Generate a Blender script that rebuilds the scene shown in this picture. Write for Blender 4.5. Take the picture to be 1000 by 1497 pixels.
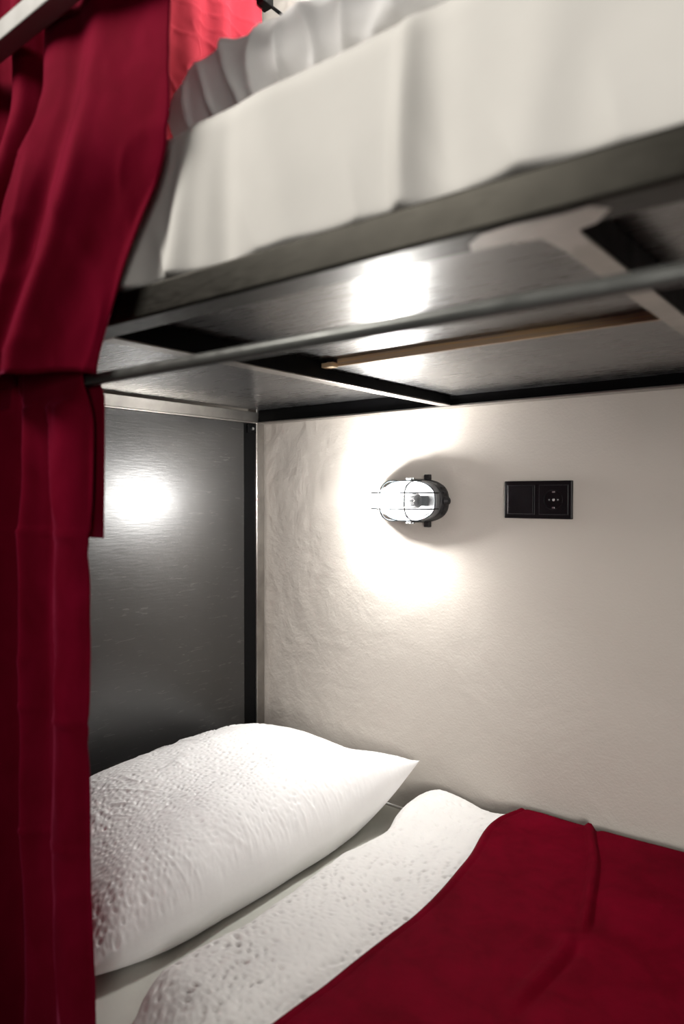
import bpy, bmesh, math
import numpy as np
from mathutils import Vector, Matrix

for o in list(bpy.data.objects): bpy.data.objects.remove(o)
scene = bpy.context.scene
COL = scene.collection
PI = math.pi

# ------------------------------------------------------------------ camera
cd = bpy.data.cameras.new('camera'); cam = bpy.data.objects.new('camera', cd); COL.objects.link(cam)
YAW, PITCH, ROLL = math.radians(38.6145), math.radians(-1.2984), math.radians(0.035)
fw = Vector((-math.sin(YAW)*math.cos(PITCH), math.cos(YAW)*math.cos(PITCH), math.sin(PITCH)))
rt = Vector((math.cos(YAW), math.sin(YAW), 0)); up = rt.cross(fw)
rt = (rt*math.cos(ROLL) + up*math.sin(ROLL)).normalized(); up = rt.cross(fw)
cam.matrix_world = Matrix(((rt.x, up.x, -fw.x, 1.4425), (rt.y, up.y, -fw.y, -1.4569), (rt.z, up.z, -fw.z, 1.253), (0, 0, 0, 1)))
cd.sensor_fit = 'VERTICAL'; cd.sensor_height = 36; cd.sensor_width = 24
cd.lens = 1038.72/1497*36
cd.clip_start = 0.02
cd.dof.use_dof = True; cd.dof.focus_distance = 1.62; cd.dof.aperture_fstop = 2.8
scene.camera = cam

# ------------------------------------------------------------------ world, lights, exposure
w = bpy.data.worlds.new('world'); scene.world = w; w.use_nodes = True
bg = w.node_tree.nodes['Background']
bg.inputs['Color'].default_value = (1.0, 0.93, 0.86, 1); bg.inputs['Strength'].default_value = 0.03
ld = bpy.data.lights.new('aisle_ceiling_light', 'AREA'); ld.shape = 'RECTANGLE'; ld.size = 1.1; ld.size_y = 0.6
ld.energy = 18; ld.spread = math.radians(76); ld.color = (1.0, 0.95, 0.88)
lo = bpy.data.objects.new('aisle_ceiling_light', ld); COL.objects.link(lo)
lo.location = (-0.1, -2.25, 2.80)
lo.rotation_euler = (Vector((0.95, -0.95, 2.05)) - Vector(lo.location)).to_track_quat('-Z', 'Y').to_euler()
# added fill light, low to the right of the bunk, brightens the wall
wd_ = bpy.data.lights.new('aisle_fill_light', 'AREA'); wd_.shape = 'RECTANGLE'; wd_.size = 0.8; wd_.size_y = 0.9
wd_.energy = 4.2; wd_.spread = math.radians(44); wd_.color = (1.0, 0.95, 0.90)
wo = bpy.data.objects.new('aisle_fill_light', wd_); COL.objects.link(wo)
wo.location = (2.65, -2.40, 1.25)
wo.rotation_euler = (Vector((0.75, 0.0, 0.92)) - Vector(wo.location)).to_track_quat('-Z', 'Y').to_euler()
LAMP_W = 900.0
scene.view_settings.view_transform = 'Standard'; scene.view_settings.look = 'None'
scene.view_settings.gamma = 1; scene.view_settings.use_curve_mapping = False
scene.view_settings.exposure = 0.0

# ------------------------------------------------------------------ materials
def mat(name, col, rough=0.5, metal=0.0, spec=0.5, sheen=0.0, sheen_tint=None, coat=0.0, ior=1.5):
    m = bpy.data.materials.new(name); m.use_nodes = True
    b = m.node_tree.nodes['Principled BSDF']
    b.inputs['Base Color'].default_value = (*col, 1); b.inputs['Roughness'].default_value = rough
    b.inputs['Metallic'].default_value = metal; b.inputs['Specular IOR Level'].default_value = spec
    b.inputs['IOR'].default_value = ior
    b.inputs['Sheen Weight'].default_value = sheen; b.inputs['Coat Weight'].default_value = coat
    if sheen_tint: b.inputs['Sheen Tint'].default_value = (*sheen_tint, 1); b.inputs['Sheen Roughness'].default_value = 0.35
    return m
def N(m, t, **kw):
    n = m.node_tree.nodes.new(t)
    for k, v in kw.items(): setattr(n, k, v)
    return n
def L(m, a, b): m.node_tree.links.new(a, b)
def coords(m, scale=(1, 1, 1)):
    tc = N(m, 'ShaderNodeTexCoord'); mp = N(m, 'ShaderNodeMapping'); mp.inputs['Scale'].default_value = scale
    g = N(m, 'ShaderNodeNewGeometry')
    L(m, g.outputs['Position'], mp.inputs['Vector'])
    return mp.outputs['Vector']
def noise(m, vec, scale, detail=4, rough=0.55, dist=0.0):
    n = N(m, 'ShaderNodeTexNoise'); n.inputs['Scale'].default_value = scale; n.inputs['Detail'].default_value = detail
    n.inputs['Roughness'].default_value = rough; n.inputs['Distortion'].default_value = dist
    L(m, vec, n.inputs['Vector']); return n.outputs['Fac']
def ramp(m, fac, stops):
    r = N(m, 'ShaderNodeValToRGB'); e = r.color_ramp.elements
    while len(e) < len(stops): e.new(0.5)
    for el, (p, c) in zip(e, stops): el.position = p; el.color = (*c, 1) if len(c) == 3 else c
    L(m, fac, r.inputs['Fac']); return r.outputs['Color']
def math_(m, op, a, b=None):
    n = N(m, 'ShaderNodeMath', operation=op)
    for i, v in enumerate((a, b)):
        if v is None: continue
        if hasattr(v, 'links') or hasattr(v, 'is_linked'): L(m, v, n.inputs[i])
        else: n.inputs[i].default_value = v
    return n.outputs[0]
def bump(m, h, strength, dist, prev=None):
    b = N(m, 'ShaderNodeBump'); b.inputs['Strength'].default_value = strength; b.inputs['Distance'].default_value = dist
    L(m, h, b.inputs['Height'])
    if prev is not None: L(m, prev, b.inputs['Normal'])
    return b.outputs['Normal']
def bsdf(m): return m.node_tree.nodes['Principled BSDF']
def g(v): return (v, v, v)

# plaster wall
M_wall = mat('plaster', (0.60, 0.545, 0.485), 0.75, spec=0.3)
v = coords(M_wall)
n1 = noise(M_wall, v, 1.6, 3); L(M_wall, ramp(M_wall, n1, [(0.3, (0.49, 0.452, 0.408)), (0.7, (0.53, 0.494, 0.45))]), bsdf(M_wall).inputs['Base Color'])
n2 = noise(M_wall, v, 190, 3); n3 = noise(M_wall, v, 12, 5, 0.55, 0.3); n4 = noise(M_wall, v, 5, 3, 0.5, 0.5)
# rougher trowel marks close to the bed head, smoother along the wall
sx = N(M_wall, 'ShaderNodeSeparateXYZ'); gg = N(M_wall, 'ShaderNodeNewGeometry'); L(M_wall, gg.outputs['Position'], sx.inputs[0])
mr = N(M_wall, 'ShaderNodeMapRange'); mr.inputs['From Min'].default_value = 0.05; mr.inputs['From Max'].default_value = 0.5
mr.inputs['To Min'].default_value = 1.0; mr.inputs['To Max'].default_value = 0.22
L(M_wall, sx.outputs['X'], mr.inputs['Value'])
n3b = math_(M_wall, 'MULTIPLY', n3, mr.outputs['Result'])
nn = bump(M_wall, n2, 0.35, 0.0016); nn = bump(M_wall, n3b, 0.65, 0.010, nn); nn = bump(M_wall, n4, 0.25, 0.02, nn)
L(M_wall, nn, bsdf(M_wall).inputs['Normal'])

M_floor = mat('floor_vinyl', (0.16, 0.14, 0.12), 0.45)
v = coords(M_floor); L(M_floor, ramp(M_floor, noise(M_floor, v, 9, 5), [(0.3, (0.12, 0.105, 0.09)), (0.7, (0.19, 0.17, 0.15))]), bsdf(M_floor).inputs['Base Color'])
M_ceil = mat('ceiling_paint', (0.62, 0.60, 0.57), 0.85)
L(M_ceil, bump(M_ceil, noise(M_ceil, coords(M_ceil), 120, 3), 0.2, 0.002), bsdf(M_ceil).inputs['Normal'])

def steel(name, col, rough):
    m = mat(name, col, rough, 1.0)
    v = coords(m, (14, 14, 14)); n = noise(m, v, 1.0, 5, 0.6)
    c0 = tuple(c*0.78 for c in col); c1 = tuple(min(1, c*1.15) for c in col)
    L(m, ramp(m, n, [(0.3, c0), (0.7, c1)]), bsdf(m).inputs['Base Color'])
    v2 = coords(m, (40, 400, 400)); n2 = noise(m, v2, 1.0, 2)
    L(m, ramp(m, n2, [(0.2, g(rough*0.8)), (0.8, g(min(1, rough*1.25)))]), bsdf(m).inputs['Roughness'])
    return m
M_steel = steel('raw_steel', (0.40, 0.38, 0.355), 0.34)
M_beam = steel('front_beam_steel', (0.036, 0.034, 0.029), 0.40)
M_rail = mat('guard_rail_paint', (0.24, 0.235, 0.22), 0.5)
L(M_rail, ramp(M_rail, noise(M_rail, coords(M_rail), 30, 4), [(0.3, g(0.45)), (0.7, g(0.6))]), bsdf(M_rail).inputs['Roughness'])
M_patch = steel('ground_steel', (0.50, 0.48, 0.455), 0.45)
M_bsteel = mat('black_steel', (0.0022, 0.0022, 0.0025), 0.42, spec=0.10)  # near-black steel: brackets, headboard angle, sides of the upper beams
L(M_bsteel, ramp(M_bsteel, noise(M_bsteel, coords(M_bsteel), 40, 4), [(0.3, g(0.36)), (0.7, g(0.5))]), bsdf(M_bsteel).inputs['Roughness'])
M_rod = mat('dark_rod', (0.13, 0.135, 0.128), 0.42, 0.6)
L(M_rod, ramp(M_rod, noise(M_rod, coords(M_rod), 60, 3), [(0.3, g(0.3)), (0.7, g(0.46))]), bsdf(M_rod).inputs['Roughness'])

def film_ply(name, axes, dr=0.07, spec=0.5, ior=1.85, lb=0.22):
    m = mat(name, (0.020, 0.019, 0.020), 0.25, spec=spec, ior=ior)
    v = coords(m)
    big = noise(m, v, 3.5, 4, 0.6)
    wv = coords(m, axes); lines = noise(m, wv, 1.0, 3, 0.6)
    wv2 = coords(m, (axes[0], axes[2]*1.0 if axes[2] < 60 else 12, 160 if axes[2] < 60 else 12)); lines2 = noise(m, wv2, 1.0, 3, 0.6)
    s = math_(m, 'ADD', math_(m, 'MULTIPLY', lines, 0.5), math_(m, 'MULTIPLY', big, 0.5))
    L(m, ramp(m, s, [(0.3, g(0.20+dr)), (0.7, g(0.32+dr))]), bsdf(m).inputs['Roughness'])
    L(m, ramp(m, big, [(0.35, (0.006, 0.0058, 0.006)), (0.75, (0.013, 0.0125, 0.013))]), bsdf(m).inputs['Base Color'])
    sc = N(m, 'ShaderNodeMix', data_type='RGBA'); b0 = bsdf(m).inputs['Base Color'].links[0].from_socket
    scr = noise(m, coords(m, tuple(a*0.8 for a in axes)), 1.0, 2, 0.5, 1.5)
    L(m, ramp(m, scr, [(0.66, g(0)), (0.69, g(0.8))]), sc.inputs['Factor']); L(m, b0, sc.inputs[6]); sc.inputs[7].default_value = (0.06, 0.058, 0.056, 1)
    L(m, sc.outputs[2], bsdf(m).inputs['Base Color'])
    nn = bump(m, lines, lb, 0.0010); nn = bump(m, big, 0.10, 0.006, nn)
    L(m, nn, bsdf(m).inputs['Normal'])
    return m
M_film = film_ply('film_faced_plywood_headboard', (30, 22, 190))
M_filmh = film_ply('film_faced_plywood_base', (16, 170, 40), 0.02, 0.5, 3.1, 0.13)
M_plyedge = mat('raw_plywood_edge', (0.42, 0.26, 0.10), 0.7)
v = coords(M_plyedge, (3, 3, 330)); L(M_plyedge, ramp(M_plyedge, noise(M_plyedge, v, 1.0, 2), [(0.42, (0.55, 0.42, 0.30)), (0.5, (0.80, 0.55, 0.24)), (0.6, (0.58, 0.45, 0.32))]), bsdf(M_plyedge).inputs['Base Color'])

def cloth(name, col, weave=1500, bs=0.25, rough=0.85, sheen=0.1):
    m = mat(name, col, rough, spec=0.2, sheen=sheen)
    v = coords(m)
    c0 = tuple(c*0.95 for c in col)
    L(m, ramp(m, noise(m, v, 14, 3), [(0.3, c0), (0.7, col)]), bsdf(m).inputs['Base Color'])
    n = noise(m, v, weave, 2); n2 = noise(m, v, 160, 3)
    nn = bump(m, n, bs, 0.0006); nn = bump(m, n2, bs*0.6, 0.0012, nn)
    L(m, nn, bsdf(m).inputs['Normal'])
    return m
M_pillow = cloth('white_seersucker', (0.90, 0.895, 0.89))
M_duvet = cloth('white_seersucker_duvet', (0.80, 0.785, 0.765))
M_sheet = cloth('pale_grey_sheet', (0.56, 0.56, 0.51))
M_upsheet = cloth('cream_sheet', (0.56, 0.55, 0.52), 900, 0.15)
M_updvt = cloth('white_cotton_upper', (0.87, 0.865, 0.86), 900, 0.15)
def velvet(name, col, col2, sheen, tint, rough=0.8):
    m = mat(name, col, rough, spec=0.02, sheen=sheen, sheen_tint=tint)
    v = coords(m, (1, 1, 0.6))
    L(m, ramp(m, noise(m, v, 16, 4, 0.6, 0.3), [(0.3, col), (0.72, col2)]), bsdf(m).inputs['Base Color'])
    L(m, bump(m, noise(m, coords(m), 900, 2), 0.35, 0.0008), bsdf(m).inputs['Normal'])
    return m
M_curt = velvet('wine_red_velvet', (0.118, 0.0013, 0.010), (0.165, 0.0022, 0.017), 0.38, (0.9, 0.12, 0.28))
M_blank = velvet('dark_red_fleece', (0.088, 0.0005, 0.0055), (0.135, 0.001, 0.010), 0.02, (0.9, 0.03, 0.12))
M_redend = velvet('red_cotton_curtain', (0.32, 0.028, 0.042), (0.38, 0.036, 0.052), 0.1, (1, 0.5, 0.5))

M_black = mat('black_gloss_plastic', (0.005, 0.005, 0.006), 0.25, spec=0.25)
L(M_black, ramp(M_black, noise(M_black, coords(M_black), 400, 3), [(0.3, g(0.30)), (0.7, g(0.34))]), bsdf(M_black).inputs['Roughness'])
M_trim = mat('dark_grey_trim', (0.018, 0.019, 0.021), 0.35)
L(M_trim, bump(M_trim, noise(M_trim, coords(M_trim), 500, 2), 0.1, 0.0003), bsdf(M_trim).inputs['Normal'])
M_blackm = mat('black_matt_plastic', (0.012, 0.012, 0.013), 0.5)
L(M_blackm, bump(M_blackm, noise(M_blackm, coords(M_blackm), 700, 2), 0.2, 0.0004), bsdf(M_blackm).inputs['Normal'])
M_zinc = mat('zinc_metal', (0.62, 0.64, 0.66), 0.3, 1.0)
L(M_zinc, ramp(M_zinc, noise(M_zinc, coords(M_zinc), 90, 3), [(0.3, g(0.22)), (0.7, g(0.4))]), bsdf(M_zinc).inputs['Roughness'])
M_wire = mat('guard_wire_metal', (0.010, 0.013, 0.015), 0.5, 0.0, 0.1)
L(M_wire, ramp(M_wire, noise(M_wire, coords(M_wire), 90, 3), [(0.3, g(0.28)), (0.7, g(0.42))]), bsdf(M_wire).inputs['Roughness'])
M_rim = mat('grey_lamp_rim', (0.20, 0.21, 0.22), 0.45, 0.5)
L(M_rim, ramp(M_rim, noise(M_rim, coords(M_rim), 90, 3), [(0.3, g(0.4)), (0.7, g(0.52))]), bsdf(M_rim).inputs['Roughness'])
M_white = mat('grey_reflector', (0.028, 0.029, 0.03), 0.45)
L(M_white, bump(M_white, noise(M_white, coords(M_white), 300, 2), 0.1, 0.0004), bsdf(M_white).inputs['Normal'])
# lamp glass: clear, prismatic, slightly milky
M_glass = bpy.data.materials.new('ribbed_lamp_glass'); M_glass.use_nodes = True
nt = M_glass.node_tree; nt.nodes.remove(nt.nodes['Principled BSDF']); out = nt.nodes['Material Output']
tr = N(M_glass, 'ShaderNodeBsdfTransparent'); tr.inputs['Color'].default_value = (0.97, 0.985, 1, 1)
tl = N(M_glass, 'ShaderNodeBsdfTranslucent'); tl.inputs['Color'].default_value = (0.95, 0.97, 1, 1)
gl = N(M_glass, 'ShaderNodeBsdfGlossy'); gl.inputs['Roughness'].default_value = 0.08
m1 = N(M_glass, 'ShaderNodeMixShader'); m2 = N(M_glass, 'ShaderNodeMixShader')
wv = N(M_glass, 'ShaderNodeTexWave'); wv.bands_direction = 'X'; wv.inputs['Scale'].default_value = 60; wv.inputs['Distortion'].default_value = 0.4
L(M_glass, coords(M_glass), wv.inputs['Vector'])
fr = N(M_glass, 'ShaderNodeMapRange'); fr.inputs['To Min'].default_value = 0.004; fr.inputs['To Max'].default_value = 0.02
L(M_glass, wv.outputs['Fac'], fr.inputs['Value']); L(M_glass, fr.outputs['Result'], m1.inputs['Fac'])
L(M_glass, tr.outputs[0], m1.inputs[1]); L(M_glass, tl.outputs[0], m1.inputs[2])
lw = N(M_glass, 'ShaderNodeFresnel'); lw.inputs['IOR'].default_value = 1.4
L(M_glass, lw.outputs[0], m2.inputs['Fac']); L(M_glass, m1.outputs[0], m2.inputs[1]); L(M_glass, gl.outputs[0], m2.inputs[2])
L(M_glass, m2.outputs[0], out.inputs['Surface'])
M_bulb = bpy.data.materials.new('lit_bulb'); M_bulb.use_nodes = True
nt = M_bulb.node_tree; nt.nodes.remove(nt.nodes['Principled BSDF']); em = N(M_bulb, 'ShaderNodeEmission')
em.inputs['Color'].default_value = (1.0, 0.965, 0.92, 1); em.inputs['Strength'].default_value = LAMP_W
L(M_bulb, em.outputs[0], nt.nodes['Material Output'].inputs['Surface'])

# ------------------------------------------------------------------ mesh helpers
def link(name, me, m, parent=None, org=(0, 0, 0), smooth=False):
    me.materials.append(m)
    if smooth: me.polygons.foreach_set('use_smooth', [True]*len(me.polygons))
    o = bpy.data.objects.new(name, me); COL.objects.link(o)
    if parent: o.parent = parent
    else: o.location = org
    return o
def tag(o, label, cat, group=None, kind=None):
    o['label'] = label; o['category'] = cat
    if group: o['group'] = group
    if kind: o['kind'] = kind
    return o
def empty(name, loc):
    o = bpy.data.objects.new(name, None); COL.objects.link(o); o.location = loc; o.empty_display_size = 0.1
    return o
def org_of(parent, org):
    """verts are written in world space; a child's verts become relative to its top-level root"""
    p = parent
    if p is None: return Vector(org)
    t = Vector((0, 0, 0))
    while p is not None: t += p.location; p = p.parent
    return t
def bm_link(name, bm, m, parent=None, org=(0, 0, 0), smooth=False):
    t = org_of(parent, org)
    bmesh.ops.translate(bm, vec=-t, verts=bm.verts)
    bmesh.ops.recalc_face_normals(bm, faces=bm.faces)
    me = bpy.data.meshes.new(name); bm.to_mesh(me); bm.free()
    return link(name, me, m, parent, org, smooth)
def bm_box(bm, x0, x1, y0, y1, z0, z1, bev=0.0, seg=2):
    r = bmesh.ops.create_cube(bm, size=1); vs = r['verts']
    for v_ in vs:
        v_.co = Vector((x0 if v_.co.x < 0 else x1, y0 if v_.co.y < 0 else y1, z0 if v_.co.z < 0 else z1))
    if bev > 0:
        es = list({e for v_ in vs for e in v_.link_edges})
        bmesh.ops.bevel(bm, geom=es, offset=bev, segments=seg, profile=0.5, affect='EDGES')
def box(name, x0, x1, y0, y1, z0, z1, m, parent=None, bev=0.002, org=(0, 0, 0)):
    bm = bmesh.new(); bm_box(bm, x0, x1, y0, y1, z0, z1, bev)
    return bm_link(name, bm, m, parent, org)
def bm_tube(bm, pts, r, n=12, closed=False, cap=True):
    pts = [Vector(p) for p in pts]; rings = []
    k = len(pts); prev = None
    for i, p in enumerate(pts):
        a = pts[(i-1) % k] if (closed or i > 0) else p
        b = pts[(i+1) % k] if (closed or i < k-1) else p
        t = (b-a).normalized()
        if prev is None:
            ref = Vector((0, 0, 1)) if abs(t.z) < 0.9 else Vector((1, 0, 0)); u = t.cross(ref).normalized()
        else: u = (prev - t*prev.dot(t)).normalized()
        prev = u; w_ = t.cross(u)
        rr = r[i] if isinstance(r, (list, tuple)) else r
        rings.append([bm.verts.new(p + (u*math.cos(2*PI*j/n) + w_*math.sin(2*PI*j/n))*rr) for j in range(n)])
    for i in range(k if closed else k-1):
        A, B = rings[i], rings[(i+1) % k]
        for j in range(n): bm.faces.new((A[j], A[(j+1) % n], B[(j+1) % n], B[j]))
    if cap and not closed: bm.faces.new(rings[0][::-1]); bm.faces.new(rings[-1])
def tube(name, pts, r, m, parent=None, n=12, closed=False, org=(0, 0, 0)):
    bm = bmesh.new(); bm_tube(bm, pts, r, n, closed)
    return bm_link(name, bm, m, parent, org, True)
def loft(name, rings, m, parent, cap0=True, cap1=True, smooth=True):
    bm = bmesh.new(); R = [[bm.verts.new(p) for p in r] for r in rings]; n = len(R[0])
    for A, B in zip(R, R[1:]):
        for j in range(n): bm.faces.new((A[j], A[(j+1) % n], B[(j+1) % n], B[j]))
    if cap0: bm.faces.new(R[0][::-1])
    if cap1: bm.faces.new(R[-1])
    return bm_link(name, bm, m, parent, smooth=smooth)

# numpy gradient noise
rng = np.random.default_rng(7)
PERM = np.concatenate([rng.permutation(512)]*2); GA = rng.uniform(0, 2*PI, 512)
def gn(x, y, seed=0):
    x = np.asarray(x, float) + seed*17.31; y = np.asarray(y, float) + seed*9.73
    xi = np.floor(x).astype(int); yi = np.floor(y).astype(int); xf = x-xi; yf = y-yi
    def gr(ix, iy, dx, dy):
        a = GA[PERM[(PERM[ix & 511] + iy) & 511]]; return np.cos(a)*dx + np.sin(a)*dy
    u = xf*xf*xf*(xf*(xf*6-15)+10); v_ = yf*yf*yf*(yf*(yf*6-15)+10)
    a = gr(xi, yi, xf, yf); b = gr(xi+1, yi, xf-1, yf); c = gr(xi, yi+1, xf, yf-1); d = gr(xi+1, yi+1, xf-1, yf-1)
    return (a*(1-u)+b*u)*(1-v_) + (c*(1-u)+d*u)*v_
def fbm(x, y, seed=0, o=3):
    s = 0; a = 1.0
    for i in range(o): s = s + a*gn(x*2**i, y*2**i, seed+i*3); a *= 0.5
    return s
def ridged(x, y, seed, p=5):
    return np.clip(1-np.abs(gn(x, y, seed))*2.2, 0, 1)**p
def sstep(a, b, x):
    t = np.clip((x-a)/(b-a), 0, 1); return t*t*(3-2*t)
def pucker(x, y, px, py, seed):
    """irregular little dimples of seersucker cloth, in metres"""
    wx = x + 0.9*px*gn(x/(px*3.1), y/(py*3.1), seed) + 1.6*px*gn(x/(px*9), y/(py*9), seed+2)
    wy = y + 0.8*py*gn(x/(px*2.7), y/(py*2.7), seed+5) + 2.2*py*gn(x/(px*8), y/(py*8), seed+6)
    row = np.floor(wy/py); off = np.mod(np.sin(row*12.9898+seed)*43758.5453, 1.0)
    a = np.sin(PI*np.mod(wx/px + off, 1.0))**2; b = np.sin(PI*np.mod(wy/py, 1.0))
    amp = np.clip(0.55 + 2.2*gn(wx/(px*0.9)+3.3, wy/(py*0.9), seed+9), 0.0, 1.7)
    fine = 0.35*gn(x/(px*0.33), y/(py*0.45), seed+13)
    return -(a**2.5)*b*amp + fine
def grid_mesh(name, P, m, parent=None, org=(0, 0, 0), wrap_u=False, smooth=True, solid=0.0):
    """P: (nu, nv, 3) world coordinates"""
    nu, nv = P.shape[:2]; t = np.array(org_of(parent, org))
    V = (P.reshape(-1, 3) - t)
    I = np.arange(nu*nv).reshape(nu, nv)
    if wrap_u: I = np.vstack([I, I[:1]])
    F = np.stack([I[:-1, :-1], I[1:, :-1], I[1:, 1:], I[:-1, 1:]], -1).reshape(-1, 4)
    me = bpy.data.meshes.new(name); me.from_pydata(V.tolist(), [], F.tolist()); me.update()
    o = link(name, me, m, parent, org, smooth)
    if solid: md = o.modifiers.new('thickness', 'SOLIDIFY'); md.thickness = solid; md.offset = -1
    return o
def interp(xs, ys): xs = np.array(xs, float); ys = np.array(ys, float); return lambda q: np.interp(q, xs, ys)
def spline(xs, ys):
    """smooth curve through control points (Catmull-Rom on a non-uniform axis)"""
    xs = np.array(xs, float); ys = np.array(ys, float); d = np.gradient(ys, xs)
    def f(q):
        q = np.clip(q, xs[0], xs[-1]); i = np.clip(np.searchsorted(xs, q)-1, 0, len(xs)-2)
        h = xs[i+1]-xs[i]; s = (q-xs[i])/h
        return (2*s**3-3*s**2+1)*ys[i] + (s**3-2*s**2+s)*h*d[i] + (-2*s**3+3*s**2)*ys[i+1] + (s**3-s**2)*h*d[i+1]
    return f

# ------------------------------------------------------------------ the setting
def struct(o): o['kind'] = 'structure'; return o
o = box('wall_back', -1.1, 3.4, 0.0, 0.12, 0, 2.95, M_wall, bev=0); struct(o); tag(o, 'beige trowelled plaster wall along the long side of the bunk', 'wall')
o = box('wall_left', -1.22, -1.1, -3.6, 0.12, 0, 2.95, M_wall, bev=0); struct(o); tag(o, 'plain plaster wall behind the head of the bunk', 'wall')
o = box('floor', -1.22, 3.4, -3.6, 0.12, -0.1, 0, M_floor, bev=0); struct(o); tag(o, 'dark brown floor of the dormitory aisle', 'floor')
o = box('ceiling', -1.22, 3.4, -3.6, 0.12, 2.95, 3.05, M_ceil, bev=0); struct(o); tag(o, 'white painted ceiling above the bunk', 'ceiling')

# ------------------------------------------------------------------ bunk bed
ZB = 1.4597                    # underside of the upper frame
ZT = ZB + 0.0365
bed = empty('bunk_bed', (1.0, -0.48, 0.0))
tag(bed, 'steel framed bunk bed with black film-faced plywood panels and headboard', 'bunk bed')
LEN = 2.02
o = box('front_beam', -0.03, LEN, -0.9545, -0.913, ZB, ZT, M_beam, bed, 0.003)
o['label'] = 'satin steel front beam under the upper mattress'
box('rear_beam', 0.0, LEN, -0.030, -0.002, ZB+0.001, ZB+0.034, M_bsteel, bed, 0.0015)
box('rear_beam_lip', 0.0, LEN, -0.0335, -0.002, ZB-0.003, ZB+0.001, M_steel, bed, 0.001)
box('end_beam', -0.032, 0.0015, -0.913, -0.0340, ZB+0.001, ZB+0.0285, M_steel, bed, 0.0015)
box('end_beam_lip', -0.026, 0.005, -0.913, -0.0340, ZB-0.0035, ZB+0.001, M_steel, bed, 0.0008)
for i, xr in enumerate((0.6217, 1.2376, 1.88)):
    bm = bmesh.new(); bm_box(bm, xr-0.026, xr, -0.912, -0.0345, ZB+0.0022, ZB+0.0335, 0.0015)
    cb = bm_link('cross_beam', bm, M_bsteel, bed)
    box('bottom_strip', xr-0.026, xr, -0.912, -0.0345, ZB-0.0003, ZB+0.0022, M_steel, cb, 0.0006)  # underside in bare steel, beam sides above it near black
    # weld beads where it meets the front beam
    bm = bmesh.new()
    for k in range(7):
        bmesh.ops.create_icosphere(bm, subdivisions=2, radius=0.0038, matrix=Matrix.Translation((xr-0.028+k*0.0042, -0.9125, ZB+0.0008)) @ Matrix.Diagonal((1.2, 1.0, 0.45, 1)))
    bm_link('weld_bead', bm, M_steel, bed, smooth=True)
bm = bmesh.new(); pts = [(1.150, -.915), (1.158, -.934), (1.175, -.947), (1.205, -.9505), (1.240, -.946), (1.262, -.949), (1.272, -.935), (1.255, -.9145), (1.239, -.909), (1.2375, -.880), (1.229, -.868), (1.2245, -.878), (1.2155, -.858), (1.2118, -.880), (1.209, -.909), (1.185, -.9145)]
fv = [bm.verts.new((x, y, ZB-0.0007)) for x, y in pts]; f_ = bm.faces.new(fv)
ex_ = bmesh.ops.extrude_face_region(bm, geom=[f_]); bmesh.ops.translate(bm, vec=(0, 0, 0.0004), verts=[q for q in ex_['geom'] if isinstance(q, bmesh.types.BMVert)])
bm_link('ground_weld_patch', bm, M_patch, bed)['label'] = 'bright ground patch at the weld'
# plywood bases: bay by bay; in the middle bay a front sheet laps over a rear sheet whose raw edge shows
ZP = ZB + 0.0345
o = box('plywood_panel', 0.003, 0.6217-0.013, -0.934, -0.006, ZP, ZP+0.006, M_filmh, bed, 0.0006)
o['label'] = 'glossy black plywood base between headboard and first cross beam'
box('plywood_panel', 0.6217-0.0125, 1.2376-0.013, -0.934, -0.440, ZP+0.0006, ZP+0.0062, M_filmh, bed, 0.0006)
r = box('plywood_panel', 0.6230, 1.2376-0.0275, -0.474, -0.031, ZB+0.0215, ZP+0.0005, M_filmh, bed, 0.0004)
e = box('raw_edge', 0.6500, 1.2376-0.034, -0.4785, -0.4742, ZB+0.0215, ZP+0.0004, M_plyedge, r, 0.0003)
e['label'] = 'yellow raw plywood edge'
box('raw_edge', 0.6232, 0.648, -0.4900, -0.4742, ZB+0.0205, ZB+0.0285, M_plyedge, r, 0.0004)
box('plywood_panel', 1.2376-0.0125, LEN-0.01, -0.934, -0.006, ZP, ZP+0.006, M_filmh, bed, 0.0006)
# corner posts
box('post', -0.034, 0.0, -0.0385, -0.0065, 0.0, 2.75, M_steel, bed, 0.003)
box('post', -0.034, 0.0, -0.9545, -0.9205, 0.0, 2.75, M_steel, bed, 0.003)
box('post', LEN, LEN+0.034, -0.0385, -0.0065, 0.0, 2.75, M_steel, bed, 0.003)
box('post', LEN, LEN+0.034, -0.9545, -0.9205, 0.0, 2.75, M_steel, bed, 0.003)
# headboards
hb = box('headboard_panel', -0.016, -0.004, -0.918, -0.083, 0.36, ZB-0.004, M_film, bed, 0.0008)
hb['label'] = 'scratched glossy black plywood headboard of the lower bunk'
box('headboard_angle', -0.020, -0.0045, -0.083, -0.0385, 0.30, ZB-0.0045, M_bsteel, bed, 0.001)
br = box('angle_bracket', -0.0045, 0.0005, -0.072, -0.040, ZB-0.030, ZB-0.006, M_bsteel, bed, 0.001)
bm = bmesh.new(); bmesh.ops.create_cone(bm, cap_ends=True, segments=6, radius1=0.0045, radius2=0.0042, depth=0.006, matrix=Matrix.Translation((0.003, -0.056, ZB-0.019)) @ Matrix.Rotation(PI/2, 4, 'Y'))
bm_link('bolt', bm, M_zinc, br)
hb2 = box('headboard_panel', -0.016, -0.004, -0.918, -0.040, ZB+0.05, 2.085, M_film, bed, 0.0008)
# lower frame
for ya, yb in ((-0.9545, -0.925), (-0.032, -0.002)): box('side_rail', 0.0, LEN, ya, yb, 0.27, 0.33, M_beam, bed, 0.003)
for xa in (0.0, 0.67, 1.34, LEN-0.03): box('cross_beam', xa, xa+0.03, -0.925, -0.032, 0.275, 0.305, M_steel, bed, 0.002)
box('plywood_panel', 0.002, LEN-0.002, -0.924, -0.033, 0.306, 0.320, M_filmh, bed, 0.001)
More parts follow.
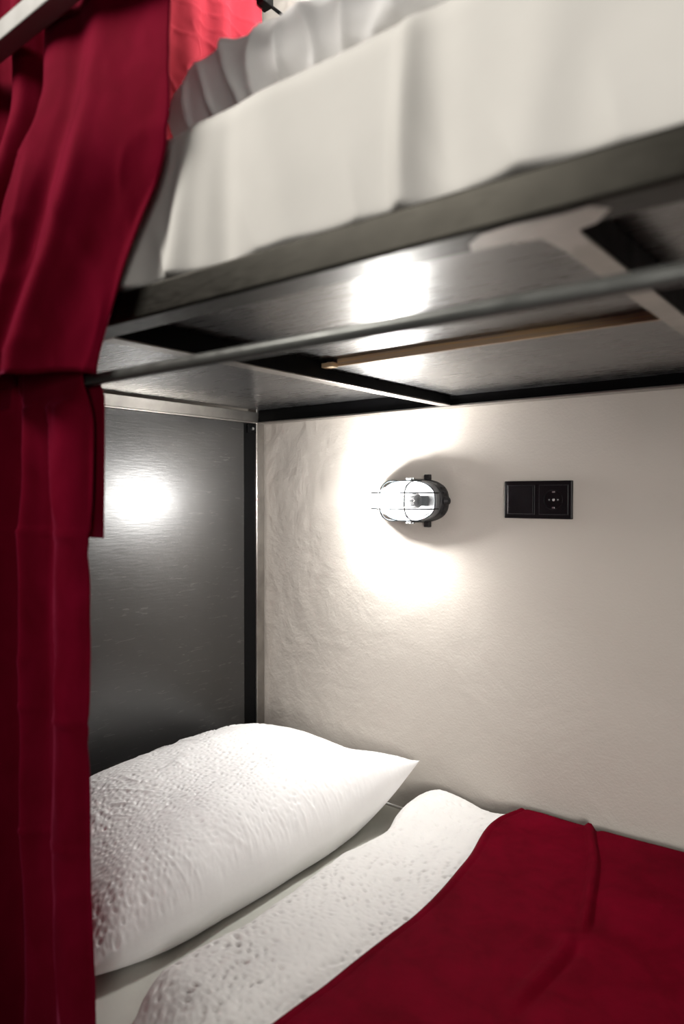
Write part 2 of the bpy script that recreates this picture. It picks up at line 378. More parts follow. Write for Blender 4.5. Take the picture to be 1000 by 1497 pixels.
# guard rail in front of the upper curtain
gr_ = box('guard_rail', -0.034, LEN+0.034, -1.021, -0.996, 1.8215, 1.8465, M_rail, bed, 0.0015)
gr_['label'] = 'pale grey square steel guard rail'
for xa in (-0.030, LEN+0.005): box('rail_bracket', xa, xa+0.025, -0.996, -0.9545, 1.8225, 1.8455, M_rail, bed, 0.001)
# curtain rods
tube('curtain_rod', [(-0.02, -0.9545, 1.398), (LEN, -0.9545, 1.398)], 0.0072, M_rod, bed, 20)['label'] = 'thin dark metal curtain rod'
tube('curtain_rod', [(-0.02, -0.970, 2.52), (LEN, -0.970, 2.52)], 0.0072, M_rod, bed, 16)
tube('curtain_rod', [(0.075, -0.955, 2.575), (0.075, -0.0, 2.575)], 0.0045, M_bsteel, bed, 14)
bm = bmesh.new(); bm_box(bm, 0.055, 0.090, -0.098, -0.058, 2.562, 2.592, 0.003); bm_box(bm, 0.0, 0.056, -0.085, -0.075, 2.566, 2.588, 0.001)
bm_link('rod_clamp', bm, M_bsteel, bed)

# ------------------------------------------------------------------ bulkhead lamps
def stadium(hl, hh, n=64, p=2.6):
    r = []
    for i in range(n):
        a = 2*PI*i/n; c, s = math.cos(a), math.sin(a)
        r.append((hl*math.copysign(abs(c)**(2/p), c), hh*math.copysign(abs(s)**(2/p), s)))
    return r
def make_lamp(cx, cz):
    t = empty('bulkhead_lamp', (cx, 0, cz))
    def ring(hl, hh, y, p=2.6): return [(cx+a, y, cz+b) for a, b in stadium(hl, hh, 64, p)]
    def rimring(hl, hh, dy):
        # the rim stands higher along the sides than at the bulb end
        return [(x, -.040-dy-.009*float(sstep(-.070, -.020, x-cx)), z) for x, y, z in ring(hl, hh, 0)]
    loft('base', [ring(.080, .046, -.0005), ring(.086, .052, -.002), ring(.0865, .0525, -.010), ring(.082, .049, -.028), ring(.079, .0465, -.029)], M_blackm, t)
    loft('rim', [ring(.079, .0465, -.0292), ring(.0815, .0485, -.030), rimring(.0815, .0485, .000), rimring(.079, .0465, .002), rimring(.0745, .0425, .002), ring(.0735, .0415, -.0292)], M_rim, t, False, False)
    loft('reflector', [ring(.070, .038, -.0302), ring(.066, .034, -.0312)], M_white, t)
    # glass dome, with pressed ribs
    rr = []
    for k in range(15):
        a = k/14*PI/2
        y = -.043 - .067*math.sin(a)
        s = max(0.02, math.cos(a)**0.42) if k < 14 else 0.05
        rr.append(ring(.0715*(0.30+0.70*s) if k < 14 else .015, .0395*(0.06+0.94*s) if k < 14 else .003, y, 2.5))
    gl_ = loft('glass', rr, M_glass, t, False, True)
    # bulb: globe to the left, neck and cap to the right
    prof = [(-.057, .001), (-.0555, .008), (-.051, .013), (-.044, .0165), (-.036, .0178), (-.026, .0172), (-.016, .0150), (-.006, .0125), (.004, .0113)]
    YB = -.080
    bl = loft('bulb', [[(cx+a, YB + rad*math.cos(2*PI*j/24), cz + rad*math.sin(2*PI*j/24)) for j in range(24)] for a, rad in prof], M_bulb, t)
    cap = []
    for k in range(13):
        a = .0065 + k*0.0016; rad = .0118 + (0.0012 if k % 2 else 0)
        cap.append([(cx+a, YB + rad*math.cos(2*PI*j/24), cz + rad*math.sin(2*PI*j/24)) for j in range(24)])
    loft('bulb_cap', cap, M_zinc, bl)
    hold = [[(cx+a, YB + rad*math.cos(2*PI*j/24), cz + rad*math.sin(2*PI*j/24)) for j in range(24)] for a, rad in ((.0262, .0150), (.030, .0170), (.048, .0170), (.052, .0150))]
    lh = loft('lamp_holder', hold, M_white, t)
    for k in range(10):
        a = 2*PI*k/10
        c = Vector((cx+.039, YB+.0172*math.cos(a), cz+.0172*math.sin(a)))
        tube('holder_rib', [c-Vector((.009, 0, 0)), c+Vector((.009, 0, 0))], .0010, M_wire, lh, 8)
    box('holder_foot', cx+.034, cx+.048, -.067, -.0313, cz-.012, cz+.012, M_white, lh, .001)
    # wire guard
    def hoop(dx):
        pts = []
        for k in range(25):
            a = PI*k/24; c, s = math.cos(a), math.sin(a)
            pts.append((cx+dx, -.041 - .0725*abs(s)**0.62, cz + .0475*math.copysign(abs(c)**0.72, c)))
        return pts
    for dx in (-.034, .034): tube('guard_wire', hoop(dx), .0016, M_wire, t, 8)
    for dz in (-.0185, .0185):
        pts = []
        for k in range(33):
            a = PI*k/32; c, s = math.cos(a), math.sin(a)
            pts.append((cx + .0805*math.copysign(abs(c)**0.60, c), -.041 - .0735*abs(s)**0.55, cz+dz))
        tube('guard_wire', pts, .0014, M_wire, t, 8)
    tube('guard_wire', [(x, y-.0018, z) for x, y, z in rimring(.0790, .0465, .002)], .0015, M_wire, t, 8, True)
    for s in (-1, 1):
        box('mounting_lug', cx+.028, cx+.041, -.020, -.006, cz+s*.056-.0065, cz+s*.056+.0065, M_blackm, t, .0015)
        bm = bmesh.new(); bm_box(bm, cx+.000, cx+.013, -.053, -.036, cz+s*.0505-.0035, cz+s*.0505+.0035, .001)
        bm_tube(bm, [(cx-.004, -.047, cz+s*.0525), (cx+.018, -.047, cz+s*.0525)], .0022, 10)
        bm_link('guard_clip', bm, M_zinc, t)
        for dx, dz in ((.073, .030), (.079, .019)):
            box('grip_notch', cx+dx-.003, cx+dx+.006, -.022, -.008, cz+s*dz-.003, cz+s*dz+.003, M_blackm, t, .001)
    tube('cable_gland', [(cx+.082, -.016, cz), (cx+.088, -.016, cz), (cx+.0885, -.016, cz), (cx+.094, -.016, cz)], [.011, .011, .0085, .0080], M_blackm, t, 16)
    return t
lamp = make_lamp(0.515, 1.2415)
tag(lamp, 'lit oval bulkhead lamp with wire guard on the wall above the pillow', 'lamp', 'wall lamps of the two bunks')
lamp2 = make_lamp(0.37, 2.62)
tag(lamp2, 'lit oval bulkhead lamp on the wall over the upper bunk', 'lamp', 'wall lamps of the two bunks')

# ------------------------------------------------------------------ switch and socket
sx0, sx1, sz1 = 0.7447, 0.8957, 1.2855; sz0 = sz1 - 0.081
sw = empty('wall_socket', ((sx0+sx1)/2, 0, sz0))
tag(sw, 'black double plate with light switch and round power socket on the plaster wall', 'socket')
bm = bmesh.new(); bm_box(bm, sx0, sx1, -0.0095, -0.0003, sz0, sz1, 0.0015)
bm_link('frame', bm, M_black, sw)
xm = (sx0+sx1)/2
def sq_frame(name, xc, zc, h, y0, y1, wd, m, par):
    bm = bmesh.new()
    bm_box(bm, xc-h, xc+h, y1, y0, zc+h-wd, zc+h, .0004); bm_box(bm, xc-h, xc+h, y1, y0, zc-h, zc-h+wd, .0004)
    bm_box(bm, xc-h, xc-h+wd, y1, y0, zc-h+wd, zc+h-wd, .0004); bm_box(bm, xc+h-wd, xc+h, y1, y0, zc-h+wd, zc+h-wd, .0004)
    return bm_link(name, bm, m, par)
zc = (sz0+sz1)/2
xa, xb = sx0+0.0388, sx1-0.0388
rk = box('switch_rocker', xa-.0290, xa+.0290, -.0135, -.0095, zc-.0300, zc+.0300, M_black, sw, .0012)
sq_frame('inset_trim', xa, zc, .0318, -.0095, -.0118, .0016, M_trim, sw)
# socket insert: square face with a round well
bm = bmesh.new(); n = 48; hs = .0300; R0 = .0200
sqv, rv, rb, cv = [], [], [], []
for i in range(n):
    a = 2*PI*i/n; c, s = math.cos(a), math.sin(a); k = hs/max(abs(c), abs(s))
    sqv.append((xb+c*k, -.0130, zc+s*k)); rv.append((xb+c*R0, -.0130, zc+s*R0)); rb.append((xb+c*(R0-.001), -.0100, zc+s*(R0-.001)))
    cv.append((xb+c*k, -.0095, zc+s*k))
rings = [[bm.verts.new(p) for p in q] for q in (cv, sqv, rv, rb)]
for A, B in zip(rings, rings[1:]):
    for j in range(n): bm.faces.new((A[j], A[(j+1) % n], B[(j+1) % n], B[j]))
bm.faces.new(rings[-1])
so = bm_link('socket_insert', bm, M_black, sw)
tube('well_ring', [(xb+.0203*math.cos(2*PI*i/48), -.0131, zc+.0203*math.sin(2*PI*i/48)) for i in range(48)], .0007, M_black, so, 8, True)
for s in (-1, 1):
    tube('contact', [(xb+s*.0095, -.0099, zc), (xb+s*.0095, -.0108, zc)], .0028, M_blackm, so, 14)
    tube('contact_pin', [(xb+s*.0095, -.0108, zc), (xb+s*.0095, -.0112, zc)], .0013, M_zinc, so, 10)
tube('screw', [(xb, -.0099, zc), (xb, -.0110, zc)], .0030, M_zinc, so, 14)
box('earth_clip', xb-.003, xb+.003, -.0118, -.0100, zc+.0150, zc+.0185, M_zinc, so, .0004)
box('earth_clip', xb-.003, xb+.003, -.0118, -.0100, zc-.0185, zc-.0150, M_zinc, so, .0004)
sq_frame('inset_trim', xb, zc, .0318, -.0095, -.0118, .0016, M_trim, sw)

# ------------------------------------------------------------------ rounded slab (mattresses)
def slab(name, x0, x1, y0, y1, z0, z1, r, m, nx, ny, top, front, org, rb=None):
    rb = rb or r
    """closed rounded box swept as a ring in the y-z plane; top(x,y) and front(x,z) give small offsets"""
    prof = []
    def arc(cy, cz, a0, a1, n=5, r=r):
        for k in range(n+1):
            a = a0 + (a1-a0)*k/n; prof.append((cy + r*math.cos(a), cz + r*math.sin(a)))
    nyt = ny; nz = 24
    arc(y0+rb, z0+rb, 1.5*PI, PI, 5, rb)
    for k in range(1, nz): prof.append((y0, z0+rb + (z1-z0-r-rb)*k/nz))
    arc(y0+r, z1-r, PI, PI/2)
    for k in range(1, nyt): prof.append((y0+r + (y1-y0-2*r)*k/nyt, z1))
    arc(y1-r, z1-r, PI/2, 0)
    arc(y1-r, z0+r, 0, -PI/2)
    prof = np.array(prof); nP = len(prof)
    xs = np.linspace(x0, x1, nx)
    P = np.zeros((nP, nx, 3))
    for i, x in enumerate(xs):
        P[:, i, 0] = x; P[:, i, 1] = prof[:, 0]; P[:, i, 2] = prof[:, 1]
    X, Y, Z = P[..., 0].copy(), P[..., 1].copy(), P[..., 2].copy()
    wt = sstep(z1-r*0.6, z1, Z); wf = sstep(y0+r*0.7, y0, Y)
    P[..., 2] += top(X, Y)*wt; P[..., 1] += front(X, Z)*wf
    # round the two ends in
    e = np.minimum(X-x0, x1-X); k = 1 - np.sqrt(np.clip(1-(1-np.clip(e/r, 0, 1))**2, 0, 1))
    cy, cz = (y0+y1)/2, (z0+z1)/2
    P[..., 1] -= np.sign(Y-cy)*np.minimum(k*r, abs(Y-cy)); P[..., 2] -= np.sign(Z-cz)*np.minimum(k*r, abs(Z-cz))
    o = grid_mesh(name, P, m, None, org, wrap_u=True)
    bm = bmesh.new(); bm.from_mesh(o.data)
    bmesh.ops.holes_fill(bm, edges=[e_ for e_ in bm.edges if e_.is_boundary]); bmesh.ops.recalc_face_normals(bm, faces=bm.faces)
    for f_ in bm.faces: f_.smooth = True
    bm.to_mesh(o.data); bm.free()
    return o
ZM = 0.500
lm = slab('mattress', 0.004, 2.0, -0.922, -0.034, 0.3205, ZM, 0.022, M_sheet, 200, 120,
          lambda X, Y: 0.0025*fbm(X*5, Y*5, 3), lambda X, Z: 0.003*fbm(X*4, Z*6, 5), (1.0, -0.48, 0.3205))
tag(lm, 'mattress of the lower bunk under a smooth pale grey fitted sheet', 'mattress')
tube('piping', [(x, -0.040, ZM+0.0005) for x in np.linspace(0.03, 1.97, 40)], 0.0022, M_pillow, lm, 8)

def up_front(X, Z):
    t = (Z-1.49)/0.185
    f = -0.004*np.sin(np.clip(t, 0, 1)*PI) + 0.006*fbm(X*3.0, Z*3.0, 11)
    # long soft folds running down the sheet side
    for xc, lean, a, wd in ((0.80, 0.16, .006, .018), (0.865, .05, -.005, .02), (1.10, .02, .007, .012), (1.135, -.05, -.005, .02), (0.95, -.25, .004, .03), (1.22, .12, .005, .03), (0.71, .12, .007, .02)):
        d = X - (xc + lean*(Z-1.55)); f = f - 1.9*a*np.exp(-(d/wd)**2)*(0.4+0.6*sstep(1.68, 1.52, Z))
    f = f - 0.006*ridged(X*7 + Z*3, Z*2.2, 13, 4)*sstep(1.60, 1.50, Z)
    return f
um = slab('mattress', 0.006, 2.0, -0.938, -0.034, ZT+0.0045, 1.676, 0.028, M_upsheet, 420, 40,
          lambda X, Y: 0.004*fbm(X*4, Y*4, 8), up_front, (1.0, -0.48, ZT+0.0045), rb=0.006)
tag(um, 'thick mattress of the upper bunk under a cream white sheet', 'mattress')

# ------------------------------------------------------------------ lower pillow
def make_pillow():
    nu, nv = 210, 360
    u = np.linspace(-1, 1, nu)[:, None]*np.ones((1, nv)); v_ = np.ones((nu, 1))*np.linspace(-1, 1, nv)[None, :]
    hx, hy, xc, yc = 0.243, 0.425, 0.284, -0.462
    # outline: sides bow in a little between pointed corners
    X0 = xc + hx*u*(1 - 0.05*(1-v_**2)**0.8 * 0.6) ; Y0 = yc + hy*v_*(1 - 0.035*(1-u**2))
    X0 = X0 + np.where(u > 0, u, 0)*0.012*gn(v_*2.2, u*0+0.4, 31)
    pu = np.where(u > 0, np.clip(1-np.abs(u)**6, 0, 1)**0.52, np.clip(1-np.abs(u)**3.2, 0, 1)**0.62); pv = np.where(v_ > 0, np.clip(1-np.abs(v_)**3.4, 0, 1)**0.60, np.clip(1-np.abs(v_)**2.6, 0, 1)**0.62)
    body = pu*pv
    tilt = 0.012 - 0.022*(u)            # higher at the headboard
    crest = 1 + 0.08*np.exp(-((v_-0.66)/0.36)**2) - 0.04*np.exp(-((v_+0.75)/0.5)**2)
    seam = ZM + 0.048 + 0.012*gn(v_*1.5, u*1.5, 2)
    # back wall corner is flipped up
    cr = np.clip((u+v_)/2-0.62, 0, 1)/0.38
    seam = seam + 0.080*cr**1.6; X0 = X0 + 0.018*cr**2; Y0 = np.minimum(Y0, -0.030)
    cl = np.clip((u-v_)/2-0.70, 0, 1)/0.30
    seam = seam - 0.010*cl; X0 = X0 - 0.03*cl**1.5
    top = seam + body*(0.136+tilt)*crest
    sx_, sy_ = X0, Y0
    wr = np.sqrt(np.clip(body, 0, 1))
    pk = pucker(sx_, sy_, 0.0115, 0.0125, 41)
    loc = 0.65 + 0.5*sstep(-0.25, 0.35, gn(sx_*5, sy_*4, 44)+0.05)
    d = 0.0040*pk*loc
    # creases: fan out from the front edge, longer ones across the middle
    a1 = sx_*np.cos(0.5)+sy_*np.sin(0.5); b1 = -sx_*np.sin(0.5)+sy_*np.cos(0.5)
    w1 = 0.02*gn(sx_*8, sy_*8, 50)
    c1 = ridged((b1+w1)*26, a1*7, 51, 7)*sstep(0.0, 0.35, gn(sx_*4, sy_*3, 52)+0.08)
    c2 = ridged((a1+w1)*30, b1*8, 53, 7)*sstep(0.05, 0.4, gn(sx_*4, sy_*4, 54))*sstep(0.25, 0.75, u)
    c3 = ridged((sx_*0.35+sy_+w1*1.3)*16, sx_*6, 55, 6)*sstep(0.35, 0.85, u)
    d = d + 0.0055*c1 + 0.0050*c2 + 0.0026*c3*sstep(0.1,0.35,gn(sx_*7,sy_*6,59)+0.1)
    d = d + 0.006*fbm(sx_*6, sy_*5, 57, 3)
    edge = np.minimum(1-np.abs(u), 1-np.abs(v_)); ew = sstep(0, 0.05, edge)
    top = top + d*ew
    bot = np.maximum(seam - body*0.085, ZM + 0.0042 + 0*seam)
    bot = np.minimum(bot, seam - 0.0005*ew)
    T = np.stack([X0, Y0, top], -1); B = np.stack([X0, Y0, bot], -1)
    # bulge of the sides: push points near the front edge outward
    V = np.concatenate([T.reshape(-1, 3), B.reshape(-1, 3)]); I = np.arange(nu*nv).reshape(nu, nv); J = I + nu*nv
    Ft = np.stack([I[:-1, :-1], I[1:, :-1], I[1:, 1:], I[:-1, 1:]], -1).reshape(-1, 4)
    Fb = np.stack([J[:-1, :-1], J[:-1, 1:], J[1:, 1:], J[1:, :-1]], -1).reshape(-1, 4)
    org = np.array((xc, yc, ZM))
    me = bpy.data.meshes.new('pillow'); me.from_pydata((V-org).tolist(), [], np.concatenate([Ft, Fb]).tolist()); me.update()
    bm = bmesh.new(); bm.from_mesh(me); bmesh.ops.remove_doubles(bm, verts=[x for x in bm.verts if x.is_valid], dist=0.00025)
    bm.to_mesh(me); bm.free()
    return link('pillow', me, M_pillow, None, tuple(org), True)
pil = make_pillow()
tag(pil, 'plump white seersucker pillow against the black headboard', 'pillow')

# ------------------------------------------------------------------ duvet and blanket of the lower bunk
ex = spline([-0.95, -0.88, -0.83, -0.75, -0.65, -0.5, -0.37, -0.24, -0.14, -0.07, -0.03], [0.640, 0.605, 0.578, 0.570, 0.584, 0.578, 0.566, 0.580, 0.550, 0.545, 0.560])
def duvet_top(X, Y):
    base = ZM + 0.060 + 0.010*sstep(-0.5, 0.0, Y) + 0.008*np.exp(-((Y+0.03)/0.10)**2)*np.exp(-((X-0.60)/0.07)**2)
    base = base + 0.012*gn(X*3.2, Y*3.0, 61) + 0.006*sstep(0.9, 1.2, X)
    base = base - 0.012*np.exp(-((X-0.74-0.05*np.sin(Y*7))/0.05)**2)
    return base - 0.035*sstep(-0.80, -0.90, Y)
def make_duvet():
    xr = np.concatenate([np.linspace(0, 0.30, 130), np.linspace(0.31, 1.38, 80)])   # distance from the folded edge
    nv = 300
    y = np.linspace(-0.890, -0.0325, nv)
    R = 0.034
    S, Y = np.meshgrid(xr, y, indexing='ij')
    X = ex(Y) + S
    X = np.minimum(X, 1.985)
    h = duvet_top(X, Y)
    t = np.clip(S/0.055, 0, 1); rnd = np.sqrt(np.clip(1-(1-t)**2, 0, 1))
    tf = np.clip((Y+0.890)/0.05, 0, 1); rf = np.sqrt(np.clip(1-(1-tf)**2, 0, 1))*0.9+0.1
    tb = np.clip((-0.0325-Y)/0.012, 0, 1); rb_ = 0.75+0.25*np.sqrt(np.clip(1-(1-tb)**2, 0, 1))
    Z = ZM + 0.004 + (h-ZM-0.004)*(0.30+0.70*rnd)*rf*rb_
    vis = sstep(0.34, 0.28, S)
    Z = Z + (0.0046*pucker(X*0.95+Y*0.18, Y, 0.021, 0.012, 71)*(0.5+0.5*sstep(-.3, .3, gn(X*6, Y*6, 72)))
             + 0.0014*ridged(X*18+Y*7, Y*14, 73, 5)*sstep(0, .3, gn(X*5, Y*5, 74)))*vis*sstep(0, .02, S)
    X = X + 0.006*fbm(Y*12, X*0+2.2, 75)*sstep(0.06, 0, S)
    P = np.stack([X, Y, Z], -1)
    # underside strip: tuck the folded edge down and back
    lead = P[0:1].copy(); rows = []
    for k in (3, 2, 1):
        q = lead.copy(); q[..., 2] = ZM + 0.004 + (lead[..., 2]-ZM-0.004)*(1-k/3.2); q[..., 0] = lead[..., 0] + 0.022*(k/3)**2 - 0.004*math.sin(PI*k/3)
        rows.append(q)
    P = np.concatenate(rows + [P], 0)
    # front end tuck
    cols = []
    for k in (2, 1):
        q = P[:, 0:1].copy(); q[..., 2] = ZM + 0.003 + (q[..., 2]-ZM-0.003)*(1-k/2.1); q[..., 1] += 0.006*k
        cols.append(q)
    P = np.concatenate(cols + [P], 1)
    return grid_mesh('duvet', P, M_duvet, None, (1.2, -0.46, ZM))
dv = make_duvet(); tag(dv, 'white seersucker duvet folded back beside the pillow', 'duvet')

bx = spline([-0.96, -0.78, -0.65, -0.49, -0.28, -0.084, -0.03], [0.775, 0.792, 0.803, 0.817, 0.803, 0.777, 0.790])
def blanket_ridge(X, Y):
    px = spline([-0.62, -0.561, -0.484, -0.403, -0.363], [1.036, 1.038, 1.044, 1.043, 1.03]); qx = spline([-0.38, -0.363, -0.271, -0.154, -0.041, -0.02], [1.054, 1.052, 1.030, 0.997, 0.950, 0.942])
    d1 = X - qx(Y); r1 = (np.exp(-(d1/0.006)**2) - 0.5*np.exp(-((d1-0.014)/0.009)**2))*sstep(-0.385, -0.33, Y)
    d2 = X - px(Y); r2 = (np.exp(-(d2/0.010)**2) - 0.8*np.exp(-((d2-0.016)/0.009)**2))*sstep(-0.63, -0.52, Y)*sstep(-0.37, -0.43, Y)
    return 0.0095*r1 + 0.0055*r2
def make_blanket():
    S, Vv = np.meshgrid(np.concatenate([np.linspace(0, 0.5, 170), np.linspace(0.51, 1.2, 60)]), np.linspace(0, 1, 260), indexing='ij')
    # v: from the wall to the front edge and down the side of the mattress
    arc = Vv*1.09
    Y = np.where(arc < 0.90, -0.028-arc, -0.928-0.012*np.sin(np.clip((arc-0.90)/0.05, 0, 1)*PI/2))
    X = np.minimum(bx(np.maximum(Y, -0.95)) + S, 1.99)
    Ht = duvet_top(X, np.maximum(Y, -0.70)) + 0.0075
    Ht = Ht + 0.006*sstep(0.05, 0.0, S)*0 + blanket_ridge(X, Y) + 0.004*fbm(X*4, Y*4, 81)
    Ht = Ht + 0.0022*np.exp(-((S-0.006)/0.006)**2) - 0.0018*np.exp(-((S-0.0165)/0.003)**2)      # sewn hem
    drop = np.clip((arc-0.87)/0.22, 0, 1)
    Z = Ht - 0.21*drop**1.3
    Y = Y - 0.004*sstep(0.9, 1.0, arc) - 0.01*gn(X*9, X*0+1.5, 83)*drop
    edge = sstep(0.010, 0, S); Z = Z - 0.006*edge
    return grid_mesh('blanket', np.stack([X, Y, Z], -1), M_blank, None, (1.4, -0.46, ZM), solid=0.004)
bk = make_blanket(); tag(bk, 'dark red fleece blanket spread over the white duvet', 'blanket')

# ------------------------------------------------------------------ upper duvet near the edge of the upper mattress
def make_upper():
    nu, nv = 330, 96
    a = np.linspace(0, 2*PI, nv, endpoint=False); s = np.linspace(0, 1, nu)
    S, A = np.meshgrid(s, a, indexing='ij')
    X = 0.615 + 1.29*S
    endr = np.sqrt(np.clip(1-(1-np.clip(S/0.15, 0, 1))**2, 0, 1)); endr2 = np.sqrt(np.clip(1-(1-np.clip((1-S)/0.06, 0, 1))**2, 0, 1))
    k = (0.40+0.60*endr)*np.sqrt(np.clip(S/0.012+0.05, 0, 1))*(0.06+0.94*endr2)
    c, sn = np.cos(A), np.sin(A)
    hw, hh = 0.235, 0.071
    yy = hw*np.sign(c)*np.abs(c)**0.75; zz = hh*np.sign(sn)*np.abs(sn)**0.72
    cr = 0.009*ridged(X*17+yy*4, A*0.9, 91, 3) + 0.010*fbm(X*9, A*1.3, 92) + 0.006*gn(X*22, A*1.1, 93)
    Y = -0.652 + yy*k*(1+cr*0.5); Z = 1.684 + hh*0.93 + zz*k*(1+0.0*cr)
    Y = Y - cr*np.abs(c)*0.9*np.sign(-c); Z = Z + cr*sn*0.9 + 0.010*gn(X*2.2, X*0, 94)*(sn > 0)
    Z = np.maximum(Z, 1.6805)
    o = grid_mesh('duvet', np.stack([X, Y, Z], -1).transpose(1, 0, 2), M_updvt, None, (1.25, -0.64, 1.6805), wrap_u=True)
    bm = bmesh.new(); bm.from_mesh(o.data); bmesh.ops.holes_fill(bm, edges=[e_ for e_ in bm.edges if e_.is_boundary]); bmesh.ops.recalc_face_normals(bm, faces=bm.faces)
    for f_ in bm.faces: f_.smooth = True
    bm.to_mesh(o.data); bm.free(); return o
ud = make_upper(); tag(ud, 'rumpled white bedding along the edge of the upper mattress', 'duvet')

# ------------------------------------------------------------------ curtains
def resample(pts, n):
    pts = np.array(pts, float); d = np.r_[0, np.cumsum(np.hypot(*np.diff(pts, axis=0).T))]
    q = np.linspace(0, d[-1], n); return np.stack([spline(d, pts[:, 0])(q), spline(d, pts[:, 1])(q)], -1)
def make_upper_curtain():
    nt_ = 150
    # folds seen from above: x as a fraction of the drawn width, y the depth of the fold
    prof = [(0.0, -.964), (.05, -.990), (.10, -.992), (.14, -.962), (.19, -.960), (.24, -.990), (.30, -.992), (.34, -.962), (.385, -.960), (.43, -.989), (.49, -.992),
            (.53, -.965), (.555, -.958), (.585, -.975), (.605, -.990), (.635, -.993), (.655, -.975), (.670, -.960), (.690, -.962), (.705, -.985), (.722, -.9935), (.775, -.992), (.80, -.986), (.835, -.9905), (.865, -.9925), (.89, -.986), (.93, -.976), (.965, -.970), (1.0, -.9645)]
    c = resample(prof, 260)
    t = np.linspace(0, 1, nt_)
    ztop, zhem = 2.535, 1.399
    xe = spline([1.402, 1.43, 1.497, 1.56, 1.632, 1.748, 2.0, 2.535], [.684, .694, .728, .764, .805, .812, .816, .818])
    T = t[:, None]*np.ones((1, 260)); Sx = np.ones((nt_, 1))*c[None, :, 0]; Cy = np.ones((nt_, 1))*c[None, :, 1]
    Z = ztop + (zhem-ztop)*T
    # hem rises a little to the left
    Z = Z + (0.014*(1-Sx)*3.0*sstep(0.6, 1.0, T)*np.clip((Sx-0.5), 0, 1)) + 0.004*gn(Sx*14, T*0+.3, 3)*sstep(.9, 1, T)
    W_ = xe(Z) - 0.03
    X = 0.03 + W_*Sx + 0.006*gn(Sx*9, Z*5, 101)*sstep(1.0, .9, Sx)
    amp = 0.8 + 0.35*gn(Sx*5, Z*2.0, 102) + 0.2*sstep(1.8, 1.45, Z)
    Y = -.968 + np.clip((Cy+.968)*amp, -.0255, .012)*(1 + 1.3*sstep(1.79, 1.60, Z))
    Y = Y + 0.0035*fbm(Sx*8, Z*7, 103) - 0.003*ridged(Sx*10+Z*2, Z*7, 104, 5)*sstep(1.78, 1.68, Z)
    # below the guard rail the cloth swings clear of the beam
    Y = Y - 0.006*sstep(1.80, 1.62, Z) - 0.010*sstep(1.56, 1.42, Z)
    Y = np.where(Z > 1.80, np.maximum(Y, -.9945), Y)
    Y = np.minimum(Y, -.9585 - 0.0165*sstep(1.70, 1.50, Z))
    o = grid_mesh('curtain', np.stack([X, Y, Z], -1), M_curt, None, (0.45, -.97, zhem), solid=0.002)
    return o
uc = make_upper_curtain(); tag(uc, 'upper wine red velvet curtain hanging in front of the steel beam', 'curtain', 'velvet privacy curtains of the two bunks')

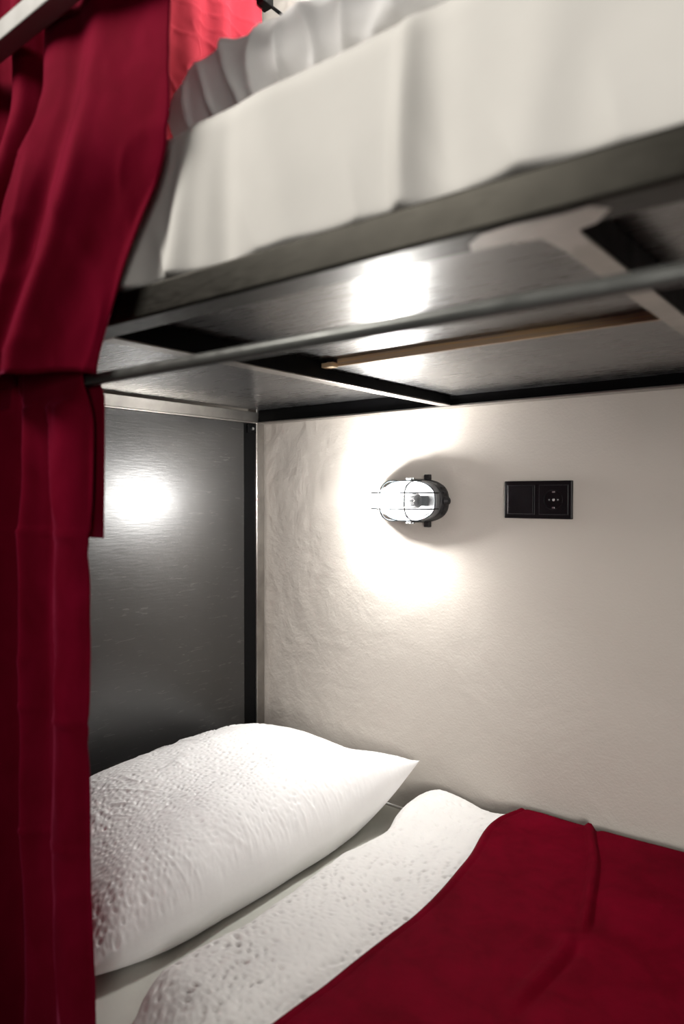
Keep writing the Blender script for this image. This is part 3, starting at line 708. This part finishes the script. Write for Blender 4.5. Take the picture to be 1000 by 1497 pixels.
def make_lower_curtain():
    nt_ = 220; ns = 280
    prof = [(0.0, -.950), (.06, -.985), (.12, -.950), (.18, -.986), (.25, -.950), (.31, -.985), (.37, -.955), (.42, -.985), (.48, -.952), (.53, -.978), (.585, -.985), (.635, -.985), (.685, -.978), (.715, -.950), (.745, -.945), (.775, -.962), (.80, -.968), (.835, -.958), (.86, -.952), (.90, -.962), (.95, -.966), (.985, -.958), (1.0, -.950)]
    c = resample(prof, ns); t = np.linspace(0, 1, nt_)
    ztop, zhem = 1.4225, 0.10
    xe = spline([0.10, 0.35, 0.60, 0.78, 0.95, 1.19, 1.23, 1.30, 1.41], [.641, .638, .6405, .632, .634, .640, .641, .645, .646])
    T = t[:, None]*np.ones((1, ns)); Sx = np.ones((nt_, 1))*c[None, :, 0]; Cy = np.ones((nt_, 1))*c[None, :, 1]
    Z = ztop + (zhem-ztop)*T + 0.003*gn(Sx*25, T*0, 5)*sstep(.04, 0, T)
    X = 0.03 + (xe(Z)-0.03)*Sx + 0.012*gn(Sx*6, Z*3.2, 111)*sstep(1.0, .85, Sx)
    gather = sstep(1.405, 1.30, Z)
    amp = (0.35+0.65*gather)*(0.85 + 0.8*gn(Sx*4.5, Z*2.2, 112))
    Y = -.980 + (Cy+.966)*2.3*amp + 0.004*np.sin(Sx*150+3*gn(Sx*20, Z*3, 113))*sstep(1.36, 1.40, Z)
    Y = Y + 0.006*fbm(Sx*7, Z*5, 114) - 0.005*ridged(Sx*6+Z*1.2, Z*3.4, 115, 3)
    # fold lines of the unpacked cloth
    for zf in (1.205, 0.968, 0.80): Y = Y - 0.0025*np.exp(-((Z-zf-0.006*gn(Sx*6, Z*0, 116))/0.004)**2)
    # wraps in front of the rod and of the mattress side
    Y = np.where(Z > 1.37, np.clip(Y, -.972, -.9635), np.minimum(Y, -.9575))
    F = grid_mesh('curtain', np.stack([X, Y, Z], -1), M_curt, None, (0.36, -.97, zhem), solid=0.002)
    return F
lc = make_lower_curtain(); tag(lc, 'lower dark wine red velvet curtain gathered on the thin rod', 'curtain', 'velvet privacy curtains of the two bunks')
# rod pocket: the back layer of the lower curtain, turned over the rod
xs = np.linspace(0.03, 0.638, 160); rows = []
for k in range(17):
    a = -0.35*PI + (1.35*PI+0.35*PI)*k/16*0.78
    rad = 0.0105 + 0.0015*np.sin(xs*130+k*0.1)
    rows.append(np.stack([xs, -.9545-rad*np.cos(a), 1.398+rad*np.sin(a)], -1))
tail = rows[-1].copy()
for dz in (0.02, 0.05, 0.09, 0.14, 0.20):
    q = rows[16].copy(); q[:, 2] -= dz; q[:, 1] = -.9425 + 0.002*np.sin(xs*60+dz*9); q[:, 0] = xs + (0.008*(xs > .60)*(xs-.60)/.038)*(1-dz/.2*0.6); rows.append(q)
grid_mesh('rod_pocket', np.stack(rows, 0), M_curt, lc, solid=0.0015)

def make_end_curtain():
    ns, nt_ = 220, 110
    S, T = np.meshgrid(np.linspace(0, 1, ns), np.linspace(0, 1, nt_), indexing='ij')
    Y = -0.93 + (0.93-0.078)*S + 0.006*gn(S*8, T*3, 121)
    Z = 2.585 + (2.09-2.585)*T
    fold = 0.012*np.sin(S*46+1.6*gn(S*5, T*1.2, 122)) + 0.006*fbm(S*9, T*4, 123)
    X = 0.058 + fold*(0.5+0.5*T) + 0.003*ridged(S*8+T*5, T*8-S*6, 124, 6)
    X = np.minimum(X, 0.069)
    return grid_mesh('curtain', np.stack([X, Y, Z], -1), M_redend, None, (0.058, -.5, 2.09), solid=0.0015)
ec = make_end_curtain(); tag(ec, 'bright lit red curtain across the head end of the upper bunk', 'curtain')
